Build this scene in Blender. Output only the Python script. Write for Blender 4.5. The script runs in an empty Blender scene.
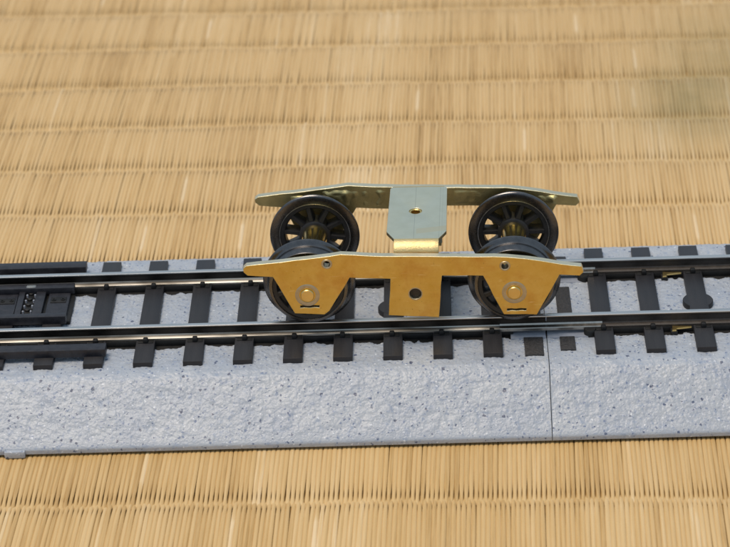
import bpy, bmesh, math, random
import numpy as np
from mathutils import Matrix, Vector

# ------------------------------------------------------------------ units
MM = 0.001            # everything below is written in millimetres
RT = 11.5             # rail top above the mat, mm
scene = bpy.context.scene
col = scene.collection
random.seed(7)
rng = np.random.default_rng(7)

# ------------------------------------------------------------------ camera
CAM = (4.51, -369.74, 201.55 + RT)
PITCH, YAW, ROLL, FPX = 0.492008, -0.032408, -0.043699, 2712.46
cd = bpy.data.cameras.new('camera')
cam = bpy.data.objects.new('camera', cd)
col.objects.link(cam)
_f = Vector((math.sin(YAW)*math.cos(PITCH), math.cos(YAW)*math.cos(PITCH), -math.sin(PITCH)))
_r = Vector((math.cos(YAW), -math.sin(YAW), 0))
_u = _r.cross(_f)
_c, _s = math.cos(ROLL), math.sin(ROLL)
R2 = _r*_c + _u*_s
U2 = _u*_c - _r*_s
m = Matrix((R2, U2, -_f)).transposed().to_4x4()
m.translation = Vector(CAM)*MM
cam.matrix_world = m
cd.sensor_width = 36
cd.sensor_fit = 'HORIZONTAL'
cd.lens = FPX/730*36
cd.clip_start = 0.01
cd.clip_end = 20
cd.dof.use_dof = True
cd.dof.focus_distance = (Vector((0, -9, RT+4)) - Vector(CAM)).dot(_f)*MM
cd.dof.aperture_fstop = 56
scene.camera = cam

# ------------------------------------------------------------------ world and lamps
w = bpy.data.worlds.new('World')
scene.world = w
w.use_nodes = True
bg = w.node_tree.nodes['Background']
bg.inputs[0].default_value = (0.62, 0.80, 1.0, 1)
bg.inputs[1].default_value = 0.60

def area(name, loc, target, size, power, color):
    l = bpy.data.lights.new(name, 'AREA')
    l.shape = 'RECTANGLE'
    l.size, l.size_y = size
    l.energy = power
    l.color = color
    o = bpy.data.objects.new(name, l)
    o.location = loc
    o.rotation_euler = (Vector(target)-Vector(loc)).to_track_quat('-Z', 'Y').to_euler()
    col.objects.link(o)
    return o
area('ceiling_lamp', (-0.40, -0.26, 1.68), (0, 0, 0), (0.75, 0.75), 25.5, (1.0, 0.86, 0.71))

vs = scene.view_settings
vs.view_transform = 'Standard'
vs.look = 'None'
vs.exposure = 0.0
vs.gamma = 1.0
vs.use_curve_mapping = False

# ------------------------------------------------------------------ materials
class NT:
    def __init__(s, name):
        s.m = bpy.data.materials.new(name)
        s.m.use_nodes = True
        s.t = s.m.node_tree
        s.b = s.t.nodes['Principled BSDF']
    def n(s, kind, **kw):
        nd = s.t.nodes.new('ShaderNode'+kind)
        for k, v in kw.items():
            setattr(nd, k, v)
        return nd
    def l(s, a, b):
        s.t.links.new(a, b)
    def coord(s, scale):
        tc = s.n('TexCoord')
        mp = s.n('Mapping')
        mp.inputs['Scale'].default_value = scale if isinstance(scale, tuple) else (scale,)*3
        s.l(tc.outputs['Object'], mp.inputs['Vector'])
        return mp.outputs[0]
    def noise(s, vec, scale, detail=3, rough=.55):
        nd = s.n('TexNoise')
        nd.inputs['Scale'].default_value = scale
        nd.inputs['Detail'].default_value = detail
        nd.inputs['Roughness'].default_value = rough
        s.l(vec, nd.inputs['Vector'])
        return nd.outputs[0]
    def ramp(s, fac, stops):
        r = s.n('ValToRGB')
        e = r.color_ramp.elements
        while len(e) < len(stops):
            e.new(0.5)
        for i, (p, c) in enumerate(stops):
            e[i].position = p
            e[i].color = (c[0], c[1], c[2], 1) if isinstance(c, tuple) else (c, c, c, 1)
        s.l(fac, r.inputs[0])
        return r.outputs[0]
    def mix(s, fac, a, b, mode='MIX'):
        nd = s.n('MixRGB', blend_type=mode)
        for inp, v in zip(nd.inputs, (fac, a, b)):
            if hasattr(v, 'is_linked'):
                s.l(v, inp)
            elif isinstance(v, tuple):
                inp.default_value = (*v, 1)
            else:
                inp.default_value = v
        return nd.outputs[0]
    def math(s, op, a, b=0.0):
        nd = s.n('Math', operation=op)
        for inp, v in zip(nd.inputs, (a, b)):
            if hasattr(v, 'is_linked'):
                s.l(v, inp)
            else:
                inp.default_value = v
        return nd.outputs[0]
    def bump(s, h, strength, dist):
        b = s.n('Bump')
        b.inputs['Strength'].default_value = strength
        b.inputs['Distance'].default_value = dist
        s.l(h, b.inputs['Height'])
        s.l(b.outputs[0], s.b.inputs['Normal'])
    def set(s, **kw):
        for k, v in kw.items():
            i = s.b.inputs[k.replace('_', ' ')]
            if hasattr(v, 'is_linked'):
                s.l(v, i)
            elif isinstance(v, tuple):
                i.default_value = v if len(i.default_value) == 3 else (*v, 1)
            else:
                i.default_value = v
        return s.m

def mat_brass(name, c1, c2, rough, speck=True, bump=.25):
    t = NT(name)
    v = t.coord(1000.0)
    n1 = t.noise(v, .35, 4)
    c = t.ramp(n1, [(.3, c1), (.7, c2)])
    if speck:
        n2 = t.noise(v, 2.6, 2)
        k = t.ramp(n2, [(.70, 0.0), (.76, 1.0)])
        c = t.mix(t.math('MULTIPLY', k, .55), c, (.22, .10, .03))
    n3 = t.noise(v, 5.0, 4, .7)
    r = t.math('ADD', t.math('MULTIPLY', n3, .16), rough-.08)
    t.bump(n3, bump, .00006)
    return t.set(Base_Color=c, Metallic=1.0, Roughness=r)

def mat_patina(name):
    t = NT(name)
    v = t.coord(1000.0)
    c = t.ramp(t.noise(v, .30, 5, .62), [(.28, (.68, .435, .095)), (.5, (.735, .50, .13)), (.72, (.78, .56, .175))])
    k = t.ramp(t.noise(v, .16, 4, .7), [(.50, 0.0), (.70, .75)])
    c = t.mix(k, c, (.62, .325, .07))
    k2 = t.ramp(t.noise(v, 2.6, 2), [(.70, 0.0), (.78, .45)])
    c = t.mix(k2, c, (.20, .09, .03))
    k3 = t.ramp(t.noise(t.coord((250.0, 1000.0, 1600.0)), 1.6, 3), [(.68, 0.0), (.74, .5)])
    c = t.mix(k3, c, (.88, .72, .36))
    n3 = t.noise(t.coord((220.0, 1000.0, 2600.0)), 1.6, 4, .7)
    t.bump(n3, .35, .00006)
    return t.set(Base_Color=c, Metallic=1.0, Roughness=t.math('ADD', t.math('MULTIPLY', n3, .22), .33))

def mat_metal(name, c, rough, var=.12, bump=.15, stretch=None):
    t = NT(name)
    v = t.coord(stretch or 1000.0)
    n = t.noise(v, 1.2, 4, .65)
    r = t.math('ADD', t.math('MULTIPLY', n, var*2), rough-var)
    cc = t.ramp(n, [(.25, tuple(x*.72 for x in c)), (.75, c)])
    t.bump(n, bump, .00004)
    return t.set(Base_Color=cc, Metallic=1.0, Roughness=r)

def mat_plastic(name, c1, c2, rough, grain=None, bump=.3, dist=.0001, spec=.5):
    t = NT(name)
    v = t.coord(grain or 1000.0)
    n = t.noise(v, 1.0, 5, .6)
    cc = t.ramp(n, [(.3, c1), (.7, c2)])
    r = t.math('ADD', t.math('MULTIPLY', n, .2), rough-.1)
    t.bump(n, bump, dist)
    return t.set(Base_Color=cc, Roughness=r, Specular_IOR_Level=spec)

M = {}
M['brass_frame'] = mat_patina('satin_brass')
M['brass_edge'] = mat_brass('pale_reflection_edge', (.74, .66, .46), (.84, .76, .56), .42, False, .8)  # same metal as the faces; bright sky reflection put into a paler colour
M['brass_bend'] = mat_brass('rubbed_brass', (.70, .53, .24), (.80, .62, .31), .42, False, 1.0)
M['brass_old'] = mat_brass('soldered_brass', (.42, .36, .17), (.66, .56, .27), .36, True, 1.0)
def mat_plate():
    t = NT('polished_brass')
    v = t.coord(1000.0)
    n = t.noise(v, .5, 4)
    c = t.ramp(n, [(.3, (.80, .74, .53)), (.7, (.87, .81, .60))])
    sp = t.n('SeparateXYZ')
    t.l(v, sp.inputs[0])
    for x0, k in ((.55, .28), (4.35, .22), (4.75, .12)):
        d = t.math('ABSOLUTE', t.math('SUBTRACT', sp.outputs[0], x0))
        c = t.mix(t.math('MULTIPLY', t.math('LESS_THAN', d, .045), k), c, (.25, .22, .16))
    # warm diagonal reflection painted into the plate colour
    u = t.math('ADD', sp.outputs[1], t.math('MULTIPLY', sp.outputs[0], -.22))
    g = t.math('MULTIPLY', t.math('LESS_THAN', t.math('ABSOLUTE', t.math('ADD', u, 6.1)), .8), t.math('GREATER_THAN', sp.outputs[0], .9))
    c = t.mix(t.math('MULTIPLY', g, .6), c, (.86, .70, .42))
    n2 = t.noise(t.coord((400.0, 2600.0, 1000.0)), 1.0, 3, .7)
    t.bump(n2, .12, .00004)
    return t.set(Base_Color=c, Metallic=1.0, Roughness=t.math('ADD', t.math('MULTIPLY', n2, .16), .24))
M['brass_plate'] = mat_plate()
M['brass_pin'] = mat_brass('turned_brass', (.70, .50, .18), (.78, .58, .24), .34, False, .1)
M['brass_axle'] = mat_brass('axle_brass', (.66, .52, .22), (.78, .62, .28), .22, False, .1)
M['bearing'] = mat_metal('dull_bearing', (.60, .50, .34), .45)
M['steel'] = mat_metal('blackened_steel', (.16, .155, .155), .27, .06)
M['steel_edge'] = mat_metal('worn_steel', (.55, .55, .55), .35)
M['wheel_black'] = mat_plastic('black_wheel_plastic', (.010, .010, .011), (.022, .022, .023), .42)
M['sleeper'] = mat_plastic('sleeper_plastic', (.014, .0135, .0155), (.028, .027, .029), .46, (500.0, 70.0, 500.0), .6, .0002, .4)
M['black'] = mat_plastic('black_plastic', (.007, .007, .007), (.016, .015, .014), .55, None, .3, .0001, .35)
M['deck'] = mat_plastic('deck_plastic', (.013, .013, .017), (.027, .027, .033), .42, None, .5, .0002, .45)
M['nickel'] = mat_metal('nickel_rail', (.60, .57, .51), .30, .10, .2, (60.0, 1000.0, 1000.0))
def mat_nickel():
    t = NT('nickel_rail')
    n = t.noise(t.coord((60.0, 1000.0, 1000.0)), 1.2, 4, .65)
    n2 = t.noise(t.coord((70.0, 300.0, 300.0)), 1.0, 3, .6)
    c = t.mix(t.ramp(n2, [(.38, 0.0), (.62, 1.0)]), (.13, .12, .105), (.42, .40, .36))
    t.bump(n, .2, .00004)
    return t.set(Base_Color=c, Metallic=1.0, Roughness=t.math('ADD', t.math('MULTIPLY', n, .25), .32))
M['nickel'] = mat_nickel()
M['rail_top'] = mat_metal('worn_rail_head', (.80, .76, .71), .30, .08, .2, (60.0, 1000.0, 1000.0))
M['rail_dark'] = mat_plastic('darkened_rail', (.020, .015, .011), (.040, .030, .023), .5, 1000.0, .5)
M['rail_web'] = mat_metal('dark_web', (.055, .05, .045), .45)  # near-black metal for the rail sides between head and foot
M['joiner'] = mat_metal('tinned_joiner', (.50, .47, .42), .32)

def mat_ballast(name, seat=False):
    t = NT(name)
    v = t.coord(1000.0)
    n1 = t.noise(v, .22, 4)
    base = t.ramp(n1, [(.30, (.335, .37, .43)), (.70, (.42, .445, .48))])
    nw = t.n('TexNoise')
    nw.inputs['Scale'].default_value = 3.0
    t.l(v, nw.inputs['Vector'])
    vd = t.mix(.55, v, nw.outputs['Color'], 'ADD')
    n2 = t.noise(v, 1.3, 2)
    base = t.mix(t.ramp(n2, [(.56, 0.0), (.68, .55)]), base, (.24, .295, .40))
    def dots(scale, thr, radius, c, k):
        nonlocal base
        vo = t.n('TexVoronoi')
        vo.inputs['Scale'].default_value = scale
        vo.inputs['Randomness'].default_value = 1.0
        t.l(vd, vo.inputs['Vector'])
        sep = t.n('SeparateColor')
        t.l(vo.outputs['Color'], sep.inputs[0])
        pick = t.math('GREATER_THAN', sep.outputs[0], thr)
        rad = t.math('MULTIPLY', sep.outputs[1], radius)
        d = t.math('SUBTRACT', t.math('ADD', rad, radius*.5), vo.outputs['Distance'])
        e = t.ramp(t.math('MULTIPLY', d, 11.0), [(0.0, 0.0), (.45, 1.0)])
        base = t.mix(t.math('MULTIPLY', t.math('MULTIPLY', e, pick), k), base, c)
    dots(.66, .42, .14, (.035, .05, .11), .85)
    dots(1.2, .50, .18, (.045, .07, .15), .85)
    dots(1.7, .62, .24, (.10, .145, .27), .65)
    dots(2.2, .86, .24, (.74, .76, .80), .6)
    n4 = t.noise(v, 3.2, 3)
    t.bump(n4, .6, .00014)
    return t.set(Base_Color=base, Roughness=.32, Specular_IOR_Level=.5, Subsurface_Weight=.35, Subsurface_Radius=(.5, .55, .65), Subsurface_Scale=.0007)
M['ballast'] = mat_ballast('speckled_ballast_plastic')
M['seat_grey'] = mat_plastic('grey_plastic', (.26, .28, .33), (.33, .35, .40), .4)

def mat_rush(name, attr=True):
    t = NT(name)
    tc = t.n('TexCoord')
    sp = t.n('SeparateXYZ')
    t.l(tc.outputs['Object'], sp.inputs[0])
    v = t.coord((1000.0, 55.0, 1000.0))
    v2 = t.coord(1000.0)
    n1 = t.noise(v, 1.6, 4, .6)
    vf = t.coord((3600.0, 70.0, 3600.0))
    nf = t.noise(vf, 1.0, 3, .7)
    if attr:
        at = t.n('Attribute', attribute_name='shade')
        f = t.math('ADD', t.math('MULTIPLY', at.outputs['Fac'], .75), t.math('ADD', t.math('MULTIPLY', n1, .36), t.math('MULTIPLY', t.math('SUBTRACT', nf, .5), .9)))
    else:
        f = t.math('ADD', t.math('MULTIPLY', n1, .8), .15)
    c = t.ramp(f, [(.06, (.41, .24, .076)), (.38, (.59, .385, .158)), (.75, (.665, .462, .220)), (1.0, (.76, .58, .35))])
    # broad unevenness of the aged straw
    n3 = t.noise(v2, .035, 3)
    c = t.mix(t.ramp(n3, [(.35, 0.0), (.75, .35)]), c, (.58, .40, .19))
    # a soft, darker greenish patch broken up by noise
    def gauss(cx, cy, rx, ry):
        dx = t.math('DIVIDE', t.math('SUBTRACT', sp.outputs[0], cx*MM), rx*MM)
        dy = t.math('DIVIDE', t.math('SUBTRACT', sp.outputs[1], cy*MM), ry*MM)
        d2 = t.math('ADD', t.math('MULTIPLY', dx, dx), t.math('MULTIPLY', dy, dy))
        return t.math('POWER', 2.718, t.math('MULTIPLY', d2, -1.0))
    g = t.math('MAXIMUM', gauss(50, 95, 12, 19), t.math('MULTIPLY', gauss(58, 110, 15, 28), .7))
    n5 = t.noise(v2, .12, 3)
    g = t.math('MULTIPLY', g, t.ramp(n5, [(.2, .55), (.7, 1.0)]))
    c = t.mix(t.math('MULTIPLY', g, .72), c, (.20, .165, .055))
    t.bump(nf, .5, .00012)
    return t.set(Base_Color=c, Roughness=.48, Specular_IOR_Level=.55)
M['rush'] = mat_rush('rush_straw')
M['rush_far'] = mat_plastic('mat_backing', (.40, .22, .06), (.50, .29, .09), .7)

# ------------------------------------------------------------------ mesh helpers
def finish(name, bm, mats, parent=None, smooth=None, loc=None):
    me = bpy.data.meshes.new(name)
    bmesh.ops.recalc_face_normals(bm, faces=bm.faces)
    for v in bm.verts:
        v.co *= MM
    bm.to_mesh(me)
    bm.free()
    for x in (mats if isinstance(mats, (list, tuple)) else [mats]):
        me.materials.append(M[x])
    if smooth is not None:
        for p in me.polygons:
            p.use_smooth = True
        me.set_sharp_from_angle(angle=math.radians(smooth))
    o = bpy.data.objects.new(name, me)
    col.objects.link(o)
    if parent:
        o.parent = parent
    if loc:
        o.location = Vector(loc)*MM
    return o

def dup(src, parent, loc=None, rot=None):
    o = src.copy()
    col.objects.link(o)
    o.parent = parent
    if loc is not None:
        o.location = Vector(loc)*MM
    if rot is not None:
        o.rotation_euler = rot
    return o

def empty(name, loc, rz=0, label=None, cat=None, group=None):
    o = bpy.data.objects.new(name, None)
    o.empty_display_size = .005
    col.objects.link(o)
    o.location = Vector(loc)*MM
    o.rotation_euler = (0, 0, rz)
    o['label'] = label
    o['category'] = cat
    if group:
        o['group'] = group
    return o

def box(bm, x0, x1, y0, y1, z0, z1, bevel=0.0, taper=0.0, jit=0.0):
    vv = []
    for z, k in ((z0, 0), (z1, taper)):
        for x, y in ((x0+k, y0+k), (x1-k, y0+k), (x1-k, y1-k), (x0+k, y1-k)):
            vv.append(bm.verts.new((x+random.uniform(-jit, jit), y+random.uniform(-jit, jit), z)))
    fs = [(3, 2, 1, 0), (4, 5, 6, 7), (0, 1, 5, 4), (1, 2, 6, 5), (2, 3, 7, 6), (3, 0, 4, 7)]
    faces = [bm.faces.new([vv[i] for i in f]) for f in fs]
    if bevel:
        es = list({e for f in faces for e in f.edges})
        bmesh.ops.bevel(bm, geom=es, offset=bevel, segments=2, affect='EDGES', profile=.5)
    return faces

def lathe(bm, prof, seg=48, axis='Y', c=(0, 0, 0), closed=False):
    """prof: list of (axial, radius)"""
    rings = []
    for a, r in prof:
        ring = []
        if r < 1e-6:
            ring = [bm.verts.new(_ax(axis, a, 0, 0, c))]
        else:
            for i in range(seg):
                th = 2*math.pi*i/seg
                ring.append(bm.verts.new(_ax(axis, a, r*math.cos(th), r*math.sin(th), c)))
        rings.append(ring)
    n = len(rings)
    for k in range(n if closed else n-1):
        A, B = rings[k], rings[(k+1) % n]
        for i in range(seg):
            j = (i+1) % seg
            if len(A) == 1 and len(B) == 1:
                continue
            if len(A) == 1:
                bm.faces.new((A[0], B[i], B[j]))
            elif len(B) == 1:
                bm.faces.new((A[i], A[j], B[0]))
            else:
                bm.faces.new((A[i], A[j], B[j], B[i]))

def _ax(axis, a, p, q, c):
    if axis == 'Y':
        return (c[0]+p, c[1]+a, c[2]+q)
    if axis == 'Z':
        return (c[0]+p, c[1]+q, c[2]+a)
    return (c[0]+a, c[1]+p, c[2]+q)

def circle(cx, cy, r, n=28):
    return [(cx+r*math.cos(2*math.pi*i/n), cy+r*math.sin(2*math.pi*i/n)) for i in range(n)]

def subdiv_outline(pts, step, jit):
    out = []
    for i, (x, y) in enumerate(pts):
        x2, y2 = pts[(i+1) % len(pts)]
        L = math.hypot(x2-x, y2-y)
        k = max(1, int(L/step))
        nx, ny = -(y2-y)/L, (x2-x)/L
        for j in range(k):
            t = j/k
            d = random.uniform(-jit, jit)
            out.append((x+(x2-x)*t+nx*d, y+(y2-y)*t+ny*d))
    return out

def fill_loops(bm, loops, to3):
    es = []
    rings = []
    for lp in loops:
        vv = [bm.verts.new(to3(*q)) for q in lp]
        rings.append(vv)
        for i in range(len(vv)):
            es.append(bm.edges.new((vv[i], vv[(i+1) % len(vv)])))
    bmesh.ops.triangle_fill(bm, edges=es, use_beauty=True, use_dissolve=False)
    return rings

def plate_xz(bm, loops, y0, y1):
    """flat sheet with holes in the XZ plane from y0 (front) to y1 (back)"""
    a = fill_loops(bm, loops, lambda x, z: (x, y0, z))
    b = fill_loops(bm, loops, lambda x, z: (x, y1, z))
    for A, B in zip(a, b):
        for i in range(len(A)):
            j = (i+1) % len(A)
            bm.faces.new((A[i], A[j], B[j], B[i])).material_index = 1

def bevel_mod(o, wdt, ang=45, seg=2):
    b = o.modifiers.new('bevel', 'BEVEL')
    b.width = wdt*MM
    b.segments = seg
    b.limit_method = 'ANGLE'
    b.angle_limit = math.radians(ang)
    b.use_clamp_overlap = True
    return b

def np_mesh(name, verts, quads, mat, parent=None, smooth=True, attr=None):
    me = bpy.data.meshes.new(name)
    nv, nq = len(verts), len(quads)
    me.vertices.add(nv)
    me.vertices.foreach_set('co', (verts*MM).astype(np.float32).ravel())
    me.loops.add(nq*4)
    me.loops.foreach_set('vertex_index', quads.astype(np.int32).ravel())
    me.polygons.add(nq)
    me.polygons.foreach_set('loop_start', np.arange(0, nq*4, 4, dtype=np.int32))
    me.polygons.foreach_set('use_smooth', np.full(nq, smooth))
    if attr is not None:
        a = me.attributes.new('shade', 'FLOAT', 'POINT')
        a.data.foreach_set('value', attr.astype(np.float32))
    me.update(calc_edges=True)
    me.validate()
    me.materials.append(M[mat])
    o = bpy.data.objects.new(name, me)
    col.objects.link(o)
    if parent:
        o.parent = parent
    return o

# ------------------------------------------------------------------ tatami mat (the surface)
def build_mat():
    bm = bmesh.new()
    box(bm, -400, 400, -200, 600, -12, -0.75)
    mat = finish('tatami_mat', bm, 'rush_far')
    mat.rotation_euler = (0, 0, math.radians(-1.6))
    mat['kind'] = 'structure'
    mat['label'] = 'straw coloured woven rush tatami mat under the track'
    wefts = [-78.5, -60.0, -41.6, -23.0, -4.5, 14.1, 32.6, 51.2, 69.0, 86.9, 105.0, 123.2, 141.0, 159.1, 177.2, 195.3, 213.4]
    pitch = .70
    X0, X1 = -150, 150
    nr = int((X1-X0)/pitch)
    st = np.array([-.05, 0, .035, .065, .10, .16, .30, .5, .70, .84, .90, .935, .965, 1.0, 1.05])
    hw = np.array([.52, .51, .46, .40, .40, .46, .515, .53, .525, .50, .46, .43, .46, .50, .50])
    hz = np.array([-.20, .06, .13, .20, .28, .36, .42, .43, .41, .36, .30, .23, .16, .07, -.20])
    cs = np.array([-1, -.72, -.3, .0, .3, .72, 1])
    cz = np.sqrt(np.maximum(0, 1-cs**2))
    K, C = len(st), len(cs)
    Vs, As = [], []
    def sm(n, sig):
        k = np.exp(-.5*(np.arange(-4*sig, 4*sig+1)/sig)**2)
        a = np.convolve(rng.normal(size=n), k, 'same')
        return a/a.std()
    walk = sm(nr, 5)
    for ri in range(len(wefts)-1):
        y0, y1 = wefts[ri], wefts[ri+1]
        x = X0+(np.arange(nr)+.5*(ri % 2))*pitch+rng.normal(0, .022, nr)
        wd = rng.normal(1, .035, nr).clip(.9, 1.1)
        hh = rng.normal(0, .03, nr)
        j0, j1 = rng.normal(0, .22, nr), rng.normal(0, .22, nr)
        ph, am = rng.uniform(0, 6.28, nr), rng.uniform(.0, .03, nr)
        slant = sm(nr, 6)*.05+rng.normal(0, .012, nr)
        sh = (.46+.12*rng.normal(size=nr)+.09*sm(nr, 4)+.08*walk).clip(.02, .95)
        pale = rng.random(nr) < .012
        sh = np.where(pale, 1.0, sh)
        dark = rng.random(nr) < .03
        sh = np.where(dark, .16, sh)
        T = st[None, :, None]
        yy = (y0+j0)[:, None, None]+(y1-y0+j1-j0)[:, None, None]*T+np.zeros((nr, K, C))
        # the weft runs a little unevenly
        yy += (.25*np.sin(x*.21+ri*1.7)+.3*np.sin(x*.047+ri))[:, None, None]
        lat = (x[:, None]+slant[:, None]*(st[None, :]-.5)*2+am[:, None]*np.sin(st[None, :]*5.5+ph[:, None]))[:, :, None]
        half = (wd[:, None]*hw[None, :]*pitch)[:, :, None]
        xx = lat+half*cs[None, None, :]
        zz = -.62+(hz[None, :]+hh[:, None]*np.sin(np.pi*np.clip(st, 0, 1))[None, :])[:, :, None]+(.19*cz)[None, None, :]
        zz = zz+np.zeros((nr, K, C))
        Vs.append(np.stack([xx, yy, zz], -1).reshape(-1, 3))
        a = sh[:, None]+np.zeros((1, K))
        # a pale scuff covers only part of a straw
        a = np.where(pale[:, None] & ((st < .25) | (st > .75))[None, :], .5, a)
        As.append(np.repeat(a[:, :, None], C, 2).ravel())
    V = np.concatenate(Vs)
    A = np.concatenate(As)
    nrib = len(V)//(K*C)
    base = (np.arange(nrib)*K*C)[:, None, None]
    k = np.arange(K-1)[None, :, None]*C
    c = np.arange(C-1)[None, None, :]
    i0 = base+k+c
    Q = np.stack([i0, i0+1, i0+C+1, i0+C], -1).reshape(-1, 4)
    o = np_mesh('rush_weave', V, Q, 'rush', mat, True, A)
    o['kind'] = 'stuff'
    return mat
build_mat()

# ------------------------------------------------------------------ ballast bed
def gnoise(shape, sig, r):
    a = r.normal(size=shape)
    fx = np.fft.fftfreq(shape[0])[:, None]
    fy = np.fft.rfftfreq(shape[1])[None, :]
    g = np.exp(-2*np.pi**2*sig**2*(fx**2+fy**2))
    b = np.fft.irfft2(np.fft.rfft2(a)*g, s=shape)
    return b/b.std()

def cells(x, y, cell, r):
    # rounded grains on a jittered grid, seen as one moulded skin
    nx, ny = int((x[-1]-x[0])/cell)+4, int((y[-1]-y[0])/cell)+4
    jx, jy, ht = r.uniform(.05, .95, (nx, ny)), r.uniform(.05, .95, (nx, ny)), r.uniform(.35, 1.0, (nx, ny))
    U = ((x-x[0])/cell+1)[:, None]+0*y[None, :]
    V = ((y-y[0])/cell+1)[None, :]+0*x[:, None]
    iu, iv = np.floor(U).astype(int), np.floor(V).astype(int)
    out = np.zeros_like(U)
    for a in (-1, 0, 1):
        for b in (-1, 0, 1):
            k, l = iu+a, iv+b
            d2 = (U-k-jx[k, l])**2+(V-l-jy[k, l])**2
            out = np.maximum(out, ht[k, l]*(1-d2/.75))
    return out-.45

TOP = RT-2.9
PROF = [(-26.0, 0.04), (-27.0, .30), (-27.2, .40), (-27.2, 1.05), (-27.05, 1.3), (-26.65, 1.68), (-20.0, TOP-1.35), (-19.0, TOP-.55), (-17.9, TOP-.12), (-16.6, TOP),
        (16.6, TOP), (17.9, TOP-.08), (19.0, TOP-.45), (20.0, TOP-1.35), (26.65, 1.68), (27.05, 1.3), (27.2, 1.05), (27.2, .40), (27.0, .30), (26.0, 0.04)]

def bed(x0, x1, parent, ox, seed):
    r = np.random.default_rng(seed)
    step = .14
    pts = np.array(PROF)
    d = np.r_[0, np.cumsum(np.hypot(*np.diff(pts, axis=0).T))]
    s = np.linspace(0, d[-1], int(d[-1]/step))
    y, z = np.interp(s, d, pts[:, 0]), np.interp(s, d, pts[:, 1])
    ty, tz = np.gradient(y), np.gradient(z)
    L = np.hypot(ty, tz)
    ny, nz = -tz/L, ty/L
    x = np.linspace(x0, x1, int((x1-x0)/step))
    sh = (len(x), len(s))
    h = .072*cells(x, s, .56, r)+.038*cells(x, s, .32, r)+.022*gnoise(sh, .45/step, r)
    amp = np.interp(np.abs(y), [0, 16, 19, 26.0, 26.65, 27.25], [1.7, 1.7, 1.15, 1.1, .3, .04])
    h = h*amp[None, :]
    # ends of the moulding are clean
    e = np.minimum(x-x0, x1-x)
    h = h*np.clip(e/.4, 0.05, 1)[:, None]
    Y = y[None, :]+ny[None, :]*h
    Z = z[None, :]+nz[None, :]*h
    # channel that takes the plastic strip under each rail
    edge = .22*gnoise(sh, .35/step, r)
    for yc in (-8.7, 8.7):
        tr = np.clip((2.0+edge-np.abs(Y-yc))/.25, 0, 1)
        Z = Z-tr*1.0
    X = np.repeat(x[:, None], len(s), 1)
    V = np.stack([X-ox, Y, Z], -1).reshape(-1, 3)
    i = np.arange(sh[0]-1)[:, None]*sh[1]+np.arange(sh[1]-1)[None, :]
    Q = np.stack([i, i+1, i+sh[1]+1, i+sh[1]], -1).reshape(-1, 4)[:, ::-1]
    # end walls: drop the outline to the ground as quads between mirrored points
    n = sh[1]
    Qe = []
    for row, flip in ((0, 1), (sh[0]-1, 0)):
        b = row*n
        k = np.arange(n//2-1)
        q = np.stack([b+k, b+k+1, b+n-2-k, b+n-1-k], -1)
        Qe.append(q[:, ::-1] if flip else q)
    Q = np.concatenate([Q]+Qe)
    return np_mesh('ballast_bed', V, Q, 'ballast', parent, True)

# ------------------------------------------------------------------ track parts
RC = 8.25+.45       # rail centre
def rail(parent, ya, x0, x1, dark):
    # half profile (y, z below rail top), head / web / foot
    half = [(0, 0), (.30, 0), (.41, -.05), (.45, -.16), (.43, -.42), (.28, -.52), (.20, -.62), (.20, -1.45),
            (.32, -1.62), (.86, -1.76), (.92, -1.82), (.92, -2.08)]
    prof = half+[(-y, z) for y, z in half[::-1] if True][0:-1]
    bm = bmesh.new()
    A = [bm.verts.new((x0, ya+y, RT+z)) for y, z in prof]
    B = [bm.verts.new((x1, ya+y, RT+z)) for y, z in prof]
    n = len(prof)
    for i in range(n):
        j = (i+1) % n
        f = bm.faces.new((A[i], A[j], B[j], B[i]))
        zz = (prof[i][1]+prof[j][1])/2
        f.material_index = 0 if zz > -.12 else (1 if zz > -1.50 else 2)
    bm.faces.new(A)
    bm.faces.new(B[::-1])
    return finish('rail', bm, ['rail_top', 'rail_dark', 'rail_dark'] if dark else ['rail_top', 'rail_web', 'nickel'], parent, 35)

def sleeper_mesh():
    bm = bmesh.new()
    box(bm, -1.5, 1.5, -16.4, 16.4, RT-3.6, RT-2.1, .09, .05)
    return bm

def clip_mesh():
    bm = bmesh.new()
    box(bm, -1.15, 1.15, -.55, .75, RT-2.15, RT-1.98, .05)
    box(bm, -.42, .42, -.62, .28, RT-2.1, RT-1.35, .16, .06)
    return bm

S0 = {}
def add_sleepers(parent, ox, xs, skip_clip=()):
    for x in xs:
        if 'sl' not in S0:
            S0['sl'] = finish('sleeper', sleeper_mesh(), 'sleeper', parent, 35, (x-ox, 0, 0))
            o = S0['sl']
        else:
            o = dup(S0['sl'], parent, (x-ox, 0, 0), (0, 0, 0))
        o.location.z = random.uniform(-.00004, .00004)
        for yc, sgn in ((-RC, -1), (-RC, 1), (RC, -1), (RC, 1)):
            # the clip stands on the sleeper and laps over the rail foot
            yy, rz = yc+sgn*1.3, (0 if sgn < 0 else math.pi)
            if 'cl' not in S0:
                S0['cl'] = finish('rail_clip', clip_mesh(), 'black', o, 35, (0, yy, 0))
                S0['cl'].rotation_euler = (0, 0, rz)
            else:
                dup(S0['cl'], o, (random.uniform(-.15, .15), yy, 0), (0, 0, rz))

def webs(parent, ox, x0, x1):
    for yc in (-RC, RC):
        bm = bmesh.new()
        box(bm, x0-ox, x1-ox, yc-2.15, yc+2.15, RT-3.9, RT-3.12, .08)
        box(bm, x0-ox, x1-ox, yc-1.0, yc+1.0, RT-3.2, RT-2.16, .06)
        finish('rail_support_strip', bm, 'black', parent, 35)

def bosses(parent, x, y):
    bm = bmesh.new()
    lathe(bm, [(RT-3.6, 2.35), (RT-2.2, 2.35), (RT-2.08, 2.25), (RT-2.08, .75), (RT-2.6, .7), (RT-2.6, 0)], 36, 'Z', (x, y, 0))
    finish('nail_boss', bm, 'sleeper', parent, 40)

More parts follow.
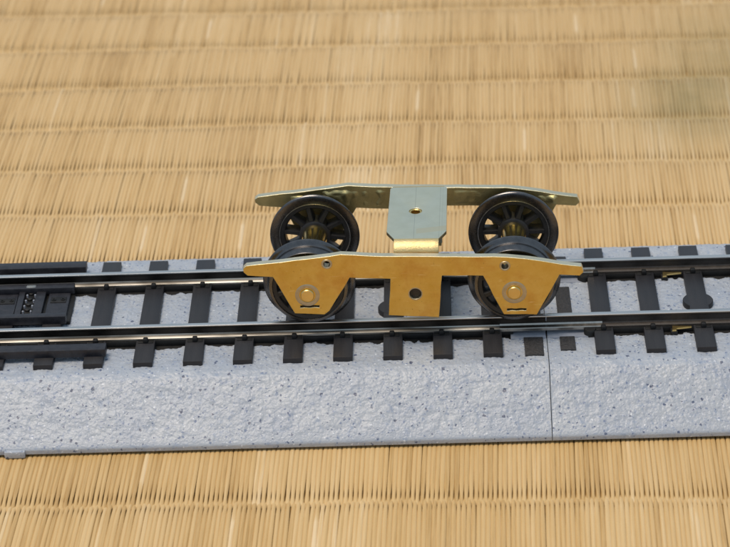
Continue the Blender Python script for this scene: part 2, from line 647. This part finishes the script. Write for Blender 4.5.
def stub(parent, x0, x1, y0, y1):
    bm = bmesh.new()
    box(bm, x0, x1, y0, y1, RT-3.5, RT-2.62, .10, .06, .06)
    finish('sleeper_stub', bm, 'sleeper_rough', parent, 35)

M['sleeper_rough'] = mat_plastic('rough_sleeper', (.014, .013, .014), (.048, .045, .045), .6, 2500.0, .9, .0003)

SEAM = 20.05
LX0, RX1 = -104.0, 100.0
left = empty('track_section', (-42, 0, 0), 0, 'grey speckled ballast track section with guard bars, carrying the brass bogie', 'track', 'joined model track sections')
right = empty('track_section', (60, 0, 0), 0, 'speckled ballast track section with dark sided rails and small brass contact tongues', 'track', 'joined model track sections')
LO, RO = -42.0, 60.0
bed(LX0, SEAM-.03, left, LO, 11)
bed(SEAM+.06, RX1, right, RO, 12)

P = 7.5587
left_x = [-42.6+1.5+P*k for k in range(-8, 8)]
right_x = [34.79+1.5+P*k for k in range(-1, 9)]
add_sleepers(left, LO, left_x)
add_sleepers(right, RO, right_x)
webs(left, LO, LX0+.1, 15.0)
webs(right, RO, 26.3, RX1-.1)
for yc in (-RC, RC):
    rail(left, yc, LX0-LO, SEAM-.03-LO, False)
    rail(right, yc, SEAM+.04-RO, RX1-RO, True)
bosses(left, left_x[13]-LO, -1.1)
bosses(right, right_x[2]-RO, -1.6)
for (y0, y1) in ((-16.2, -10.8), (-4.2, 5.2), (10.8, 16.2)):
    stub(left, 16.5-LO, 19.5-LO, y0, y1)
for (y0, y1) in ((-15.0, -10.9), (-4.2, 4.9), (10.9, 15.0)):
    stub(right, 22.0-RO, 24.35-RO, y0, y1)
for sec, ox, x0, x1 in ((left, LO, 14.6, SEAM-.1), (right, RO, SEAM+.12, 26.4)):
    for yc in (-RC, RC):
        bm = bmesh.new()
        box(bm, x0-ox, x1-ox, yc-2.25, yc+2.25, RT-3.6, RT-2.75, .08)
        finish('joiner_seat', bm, 'seat_grey', sec, 35)
# dark rounded ends of the support strips beside the joint
for yy in (-RC-1.35, RC-1.35):
    bm = bmesh.new()
    lathe(bm, [(RT-3.6, .95), (RT-2.1, .95), (RT-1.9, .8), (RT-1.85, 0)], 24, 'Z', (26.7-RO, yy, 0))
    finish('strip_end', bm, 'black', right, 40)

# rail joiners clasp the feet of both rails
def joiner(parent, ox, yc):
    bm = bmesh.new()
    out = [(-.30, -1.28), (-.46, -1.52), (-1.02, -1.66), (-1.10, -1.76), (-1.10, -2.18), (1.10, -2.18), (1.10, -1.76), (1.02, -1.66), (.46, -1.52), (.30, -1.28)]
    inn = [(.22, -1.30), (.38, -1.58), (.95, -1.73), (.95, -2.11), (-.95, -2.11), (-.95, -1.73), (-.38, -1.58), (-.22, -1.30)]
    pr = out+inn
    A = [bm.verts.new((13.0-ox, yc+y, RT+z)) for y, z in pr]
    B = [bm.verts.new((28.6-ox, yc+y, RT+z)) for y, z in pr]
    n = len(pr)
    for i in range(n):
        j = (i+1) % n
        bm.faces.new((A[i], A[j], B[j], B[i]))
    bm.faces.new(A)
    bm.faces.new(B[::-1])
    finish('rail_joiner', bm, 'joiner', parent, 30)
for yc in (-RC, RC):
    joiner(right, RO, yc)

# brass contact tongues beside the right hand rails
for yy in (7.05, -10.25):
    bm = bmesh.new()
    pts = [(39.1, -.75), (39.2, .7), (42.0, .1), (42.05, -.15), (39.75, -.2), (39.7, -.75)]
    lo = [bm.verts.new((x-RO, yy+y*.9, RT-2.35+.25*(x-39)/3)) for x, y in pts]
    hi = [bm.verts.new((x-RO, yy+y*.9, RT-2.10+.25*(x-39)/3)) for x, y in pts]
    for i in range(6):
        j = (i+1) % 6
        bm.faces.new((lo[i], lo[j], hi[j], hi[i]))
    bm.faces.new(hi)
    bm.faces.new(lo[::-1])
    finish('contact_tongue', bm, 'brass_pin', right, 30)
    bm = bmesh.new()
    box(bm, 38.9-RO, 39.9-RO, yy-.8, yy+.75, RT-3.3, RT-2.38, .05)
    finish('tongue_seat', bm, 'black', right, 30)

# guard bars, plates and slotted trough at the left end
def bar(parent, ox, x0, x1, y0, y1, z0, z1, name='guard_bar', mat='deck', bev=.1):
    bm = bmesh.new()
    box(bm, x0-ox, x1-ox, y0, y1, z0, z1, bev)
    return finish(name, bm, mat, parent, 35)
bar(left, LO, LX0+6, -52.5, 12.6, 14.7, RT-2.15, RT-.85)
bar(left, LO, LX0+6, -46.8, -14.2, -12.2, RT-2.15, RT-.85)
bar(left, LO, LX0+6, -53.7, 6.0, 7.55, RT-2.15, RT-.95)
bar(left, LO, LX0+6, -54.0, -3.7, -2.45, RT-2.15, RT-.75)
bar(left, LO, -98, -54.0, -6.6, -5.9, RT-2.15, RT-1.6)
bar(left, LO, -98, -53.6, -2.5, 6.05, RT-3.4, RT-2.35, 'deck_base', 'black')
def hole_plate(x0, x1):
    bm = bmesh.new()
    cx = (x0+x1)/2
    loops = [[(x0, -2.4), (x1, -2.4), (x1, 5.9), (x0, 5.9)], circle(cx-.72, 3.5, .38, 16), circle(cx+.72, 3.6, .38, 16)]
    a = fill_loops(bm, loops, lambda x, y: (x-LO, y, RT-1.85))
    b = fill_loops(bm, loops, lambda x, y: (x-LO, y, RT-2.4))
    for A, B in zip(a, b):
        for i in range(len(A)):
            j = (i+1) % len(A)
            bm.faces.new((A[i], A[j], B[j], B[i]))
    o = finish('deck_plate', bm, 'deck', left, 35)
    bevel_mod(o, .07)
    bm = bmesh.new()
    box(bm, cx-1.25-LO, cx+1.25-LO, 2.7, 4.4, RT-1.87, RT-1.74, .05)
    for hx, hy in ((cx-.72, 3.5), (cx+.72, 3.6)):
        lathe(bm, [(RT-1.80, .36), (RT-1.62, .36), (RT-1.62, .2), (RT-1.8, .18)], 14, 'Z', (hx-LO, hy, 0))
    finish('plate_boss', bm, 'black', o, 35)
for x0, x1 in ((-57.65, -54.25), (-65.6, -62.55), (-72.6, -69.5), (-80.2, -77.0)):
    hole_plate(x0, x1)
def trough(x0):
    for a, b in ((0, .95), (2.75, 4.25)):
        bar(left, LO, x0+a, x0+b, -2.4, 7.0, RT-2.4, RT-1.55, 'trough_wall', 'deck', .08)
    bar(left, LO, x0+.95, x0+2.75, -2.4, 7.0, RT-2.5, RT-2.15, 'trough_floor', 'black', .05)
    k = 0
    for row in range(5):
        y = -1.7+row*1.75
        for dx in (1.2, 2.45):
            bm = bmesh.new()
            lathe(bm, [(RT-2.2, .17), (RT-1.72, .16), (RT-1.66, .10), (RT-1.65, 0)], 12, 'Z', (x0+dx+.03*row-LO, y, 0))
            finish('trough_pin', bm, 'seat_grey', left, 40)
        bm = bmesh.new()
        lathe(bm, [(RT-2.3, .42), (RT-1.85, .40), (RT-1.78, .3), (RT-1.78, 0)], 14, 'Z', (x0+1.82-LO, y+.85, 0))
        finish('trough_stud', bm, 'black', left, 40)
    bm = bmesh.new()
    box(bm, x0+1.0-LO, x0+2.7-LO, 6.2, 7.3, RT-2.0, RT-.8, .3)
    finish('trough_cap', bm, 'joiner', left, 40)
trough(-62.4)
trough(-77.0)
# small foot tab at the foot of the bed
bm = bmesh.new()
box(bm, -61.4-LO, -58.3-LO, -27.75, -26.9, .06, 1.2, .18)
finish('foot_tab', bm, 'ballast', left, 35)

# ------------------------------------------------------------------ the bogie
bogie = empty('model_bogie', (0, 0, RT), math.radians(-1.7), 'unpainted brass model railway bogie with four black spoked wheels standing on the rails', 'bogie')
ZC = 6.12          # axle height above rail
AX = 15.55         # half wheelbase

def frame_outline():
    return [(-25.05, 10.75), (-24.95, 10.15), (-24.4, 9.62), (-20.6, 9.28), (-17.6, 3.0), (-13.1, 2.72), (-12.35, 3.3), (-9.06, 8.95), (-2.95, 8.70),
            (-3.42, 2.48), (4.18, 1.98), (4.78, 9.12), (10.9, 9.0), (13.92, 2.32), (18.87, 2.25), (22.32, 8.95), (25.35, 8.77), (25.95, 9.4), (25.6, 10.35),
            (22.07, 10.85), (17.6, 11.75), (14.5, 12.12), (5.0, 12.30), (-6.0, 12.58), (-10.3, 12.92), (-13.6, 12.42), (-24.5, 11.20)]
TH = 1.15
def side_frame(y_out, sgn, mat):
    """sgn -1: frame whose outer face looks to -Y"""
    bm = bmesh.new()
    out = subdiv_outline(frame_outline(), 1.6, .05)
    loops = [out, circle(.72, 6.1, .92, 26), circle(-12.4, 11.35, .59, 18), circle(14.2, 10.62, .59, 18)]
    for cx in (-15.3, 15.85):
        zz = 4.12 if cx < 0 else 3.12
        loops.append([(cx-1.45, zz-.22), (cx-.7, zz-.12), (cx, zz-.19), (cx+.8, zz-.11), (cx+1.45, zz-.20), (cx+1.5, zz+.20), (cx+.6, zz+.25), (cx-.2, zz+.16), (cx-.9, zz+.25), (cx-1.42, zz+.20)])
    y_in = y_out-sgn*TH
    plate_xz(bm, loops, y_out, y_in)
    f = finish('side_frame', bm, [mat, 'brass_edge'], bogie, 30)
    bevel_mod(f, .07, 50)
    def ring(name, x, z, prof, m, seg=32):
        b = bmesh.new()
        lathe(b, [(y_out+sgn*a, r) for a, r in prof], seg, 'Y', (x, 0, z), closed=True)
        finish(name, b, m, f, 35)
    def dome(name, x, z, prof, m, seg=32):
        b = bmesh.new()
        lathe(b, [(y_out+sgn*a, r) for a, r in prof], seg, 'Y', (x, 0, z))
        finish(name, b, m, f, 35)
    for x in (-AX, AX):
        ring('bearing_bush', x, ZC, [(-.4, 1.24), (.05, 1.24), (.07, 1.28), (.07, 1.80), (.03, 1.86), (-.4, 1.86)], 'bearing')
        dome('axle_end', x, ZC, [(-.3, 1.02), (.22, 1.02), (.34, .92), (.38, .6), (.40, 0)], 'brass_pin')
    for x, z in ((-12.4, 11.35), (14.2, 10.62)):
        ring('tube_rivet', x, z, [(-TH-.1, .53), (.06, .53), (.11, .60), (.10, .76), (.03, .82), (-.1, .82), (-.1, .60), (-TH-.1, .60)], 'bearing', 24)
    ring('hole_rim', .72, 6.1, [(-.1, .94), (.05, .94), (.06, 1.0), (.04, 1.08), (-.1, 1.08)], 'bearing', 30)
    dome('dark_hole_plug', .72, 6.1, [(-.95, 0.0), (-.5, 0), (-.5, .60), (-.55, .9), (-1.1, .9), (-1.1, 0)][1:], 'rail_dark', 24)  # dark plug added behind the hole to make it look dark
    return f
side_frame(-12.15, -1, 'brass_frame')
far = side_frame(12.15, 1, 'brass_old')
# solder left along the inside of the far frame
def solder(x0, x1, z0, z1, amp):
    nx, nz = int((x1-x0)/.16), int((z1-z0)/.16)
    h = gnoise((nx, nz), 2.2, rng)*.5+gnoise((nx, nz), 5, rng)*.7
    h = np.clip(.35+h*.45, -.2, 1.4)*amp
    u, v = np.linspace(-1, 1, nx)[:, None], np.linspace(-1, 1, nz)[None, :]
    h = h*np.clip((1-np.abs(u))*6, 0, 1)*np.clip((1-np.abs(v))*3, 0, 1)-.05
    X = np.linspace(x0, x1, nx)[:, None]+0*h
    Z = np.linspace(z0, z1, nz)[None, :]+0*h
    V = np.stack([X, 12.15-TH-h, Z], -1).reshape(-1, 3)
    i = np.arange(nx-1)[:, None]*nz+np.arange(nz-1)[None, :]
    Q = np.stack([i, i+1, i+nz+1, i+nz], -1).reshape(-1, 4)[:, ::-1]
    np_mesh('solder_patch', V, Q, 'brass_old', far)
solder(-14.5, -4.2, 9.15, 12.2, .42)
solder(-21.5, -15.5, 9.4, 11.3, .38)
solder(15.0, 22.6, 9.1, 10.7, .35)
solder(6.0, 11.5, 9.3, 11.9, .12)

# bolster: a bent strip with chamfered shoulders and a tapped hole
def bolster():
    bm = bmesh.new()
    zt = 13.45
    xl, xr, cl, cr = -3.6, 5.45, -2.42, 4.33
    yA, yB = 5.9, 8.3
    NX = 7
    def row(y, z, a, b):
        return [bm.verts.new((a+(b-a)*i/NX, y, z)) for i in range(NX+1)]
    yAf, yBf, fl, fr = 8.6, 9.0, xl+.35, xr-.45
    top_n, top_f = row(-yB, zt, cl, cr), row(yBf, zt, fl, fr)
    # outline of the flat: near bend line, right side, far bend line, left side
    side_r = [bm.verts.new((xr, -yA, zt)), bm.verts.new((xr-.1, yAf, zt))]
    side_l = [bm.verts.new((xl+.1, yAf, zt)), bm.verts.new((xl, -yA, zt))]
    ring = top_n+side_r+top_f[::-1]+side_l
    hole = [bm.verts.new((x, y, zt)) for x, y in circle(.62, .85, 1.0, 28)]
    es = []
    for lp in (ring, hole):
        for i in range(len(lp)):
            es.append(bm.edges.new((lp[i], lp[(i+1) % len(lp)])))
    bmesh.ops.triangle_fill(bm, edges=es, use_beauty=True, use_dissolve=False)
    for sgn, start, yb, R, a, b in ((-1, top_n, yB, 2.05, cl, cr), (1, top_f, yBf, 1.35, fl, fr)):
        prev = start
        for k in range(1, 11):
            th = math.pi/2*k/10
            cur = row(sgn*(yb+R*math.sin(th)), zt-R+R*math.cos(th), a+(cl-a)*k/10, b+(cr-b)*k/10)
            for i in range(NX):
                bm.faces.new((prev[i], prev[i+1], cur[i+1], cur[i])).material_index = 1
            prev = cur
        cur = row(sgn*(yb+R), 3.2, cl, cr)
        for i in range(NX):
            bm.faces.new((prev[i], prev[i+1], cur[i+1], cur[i]))
    o = finish('bolster', bm, ['brass_plate', 'brass_bend'], bogie, 40)
    s = o.modifiers.new('thickness', 'SOLIDIFY')
    s.thickness = .6*MM
    s.offset = -1
    bevel_mod(o, .06, 50)
    b = bmesh.new()
    lathe(b, [(zt-2.2, .70), (zt-.18, .70), (zt-.12, .78), (zt-.12, .95), (zt-.3, .97), (zt-2.2, 1.3)], 28, 'Z', (.62, .85, 0), closed=True)
    finish('threaded_bush', b, 'brass_pin', o, 35)
bolster()

# wheels
def wheel(xc, side, phase):
    """side -1: near rail. back of wheel at 7.15, tread outwards"""
    y0 = 7.15
    def Yv(a):
        return side*(y0+a)
    prof = [(0.10, 5.45), (0.03, 5.55), (0.0, 5.7), (0.0, 6.75), (.08, 6.95), (.20, 7.05), (.34, 7.04), (.46, 6.90), (.56, 6.55), (.66, 6.32), (.80, 6.18), (1.0, 6.13), (2.55, 6.03), (2.68, 5.95), (2.72, 5.85), (2.72, 5.5), (2.62, 5.42)]
    bm = bmesh.new()
    lathe(bm, [(Yv(a), r) for a, r in prof], 96, 'Y', closed=True)
    tyre = finish('wheel', bm, 'steel', bogie, 28, (xc, 0, ZC))
    bm = bmesh.new()
    lathe(bm, [(Yv(.16), 5.46), (Yv(.22), 4.85), (Yv(.5), 4.62), (Yv(2.1), 4.62), (Yv(2.4), 4.85), (Yv(2.5), 5.46)], 72, 'Y', closed=True)
    finish('wheel_rim', bm, 'wheel_black', tyre, 35)
    bm = bmesh.new()
    lathe(bm, [(Yv(.06), 5.50), (Yv(.02), 5.56), (Yv(.02), 5.68), (Yv(.06), 5.74)], 96, 'Y', closed=True)
    finish('rim_edge', bm, 'steel_edge', tyre, 35)
    bm = bmesh.new()
    lathe(bm, [(Yv(-.1), 0), (Yv(-.1), 2.2), (Yv(0.05), 2.45), (Yv(2.5), 2.5), (Yv(2.7), 2.3), (Yv(2.7), 0)], 40, 'Y')
    finish('hub', bm, 'wheel_black', tyre, 35)
    proto = None
    for k in range(10):
        th = phase+2*math.pi*k/10
        if proto is None:
            b = bmesh.new()
            for r0, r1, wa, wb in ((2.2, 4.8, .50, .36),):
                vv = []
                for r, wd in ((r0, wa+.08), (3.4, .44), (r1, wb+.14)):
                    vv.append([b.verts.new((r, Yv(a), q)) for a, q in ((.2, -wd*.6), (.2, wd*.6), (.8, wd), (2.2, wd), (2.45, wd*.6), (2.45, -wd*.6), (2.2, -wd), (.8, -wd))])
                for A, B in zip(vv, vv[1:]):
                    for i in range(8):
                        j = (i+1) % 8
                        b.faces.new((A[i], A[j], B[j], B[i]))
                b.faces.new(vv[0])
                b.faces.new(vv[-1][::-1])
            proto = finish('spoke', b, 'wheel_black', tyre, 40)
            proto.rotation_euler = (0, -th, 0)
        else:
            dup(proto, tyre, None, (0, -th, 0))
    return tyre
for xc, ph in ((-AX, .18), (AX, .32)):
    for side in (-1, 1):
        wheel(xc, side, ph+math.radians(18 if side > 0 else 5))
    bm = bmesh.new()
    lathe(bm, [(-7.2, 0), (-7.2, 1.95), (-1.2, 1.95), (-1.1, 1.85), (-1.1, 1.5), (1.1, 1.5), (1.1, 1.85), (1.2, 1.95), (7.2, 1.95), (7.2, 0)], 48, 'Y')
    finish('axle', bm, 'brass_axle', bogie, 35, (xc, 0, ZC))
    for s in (-1, 1):
        bm = bmesh.new()
        lathe(bm, [(s*9.8, 0), (s*9.8, .9), (s*11.9, .9), (s*11.9, 0)], 24, 'Y')
        finish('axle_journal', bm, 'brass_axle', bogie, 35, (xc, 0, ZC))
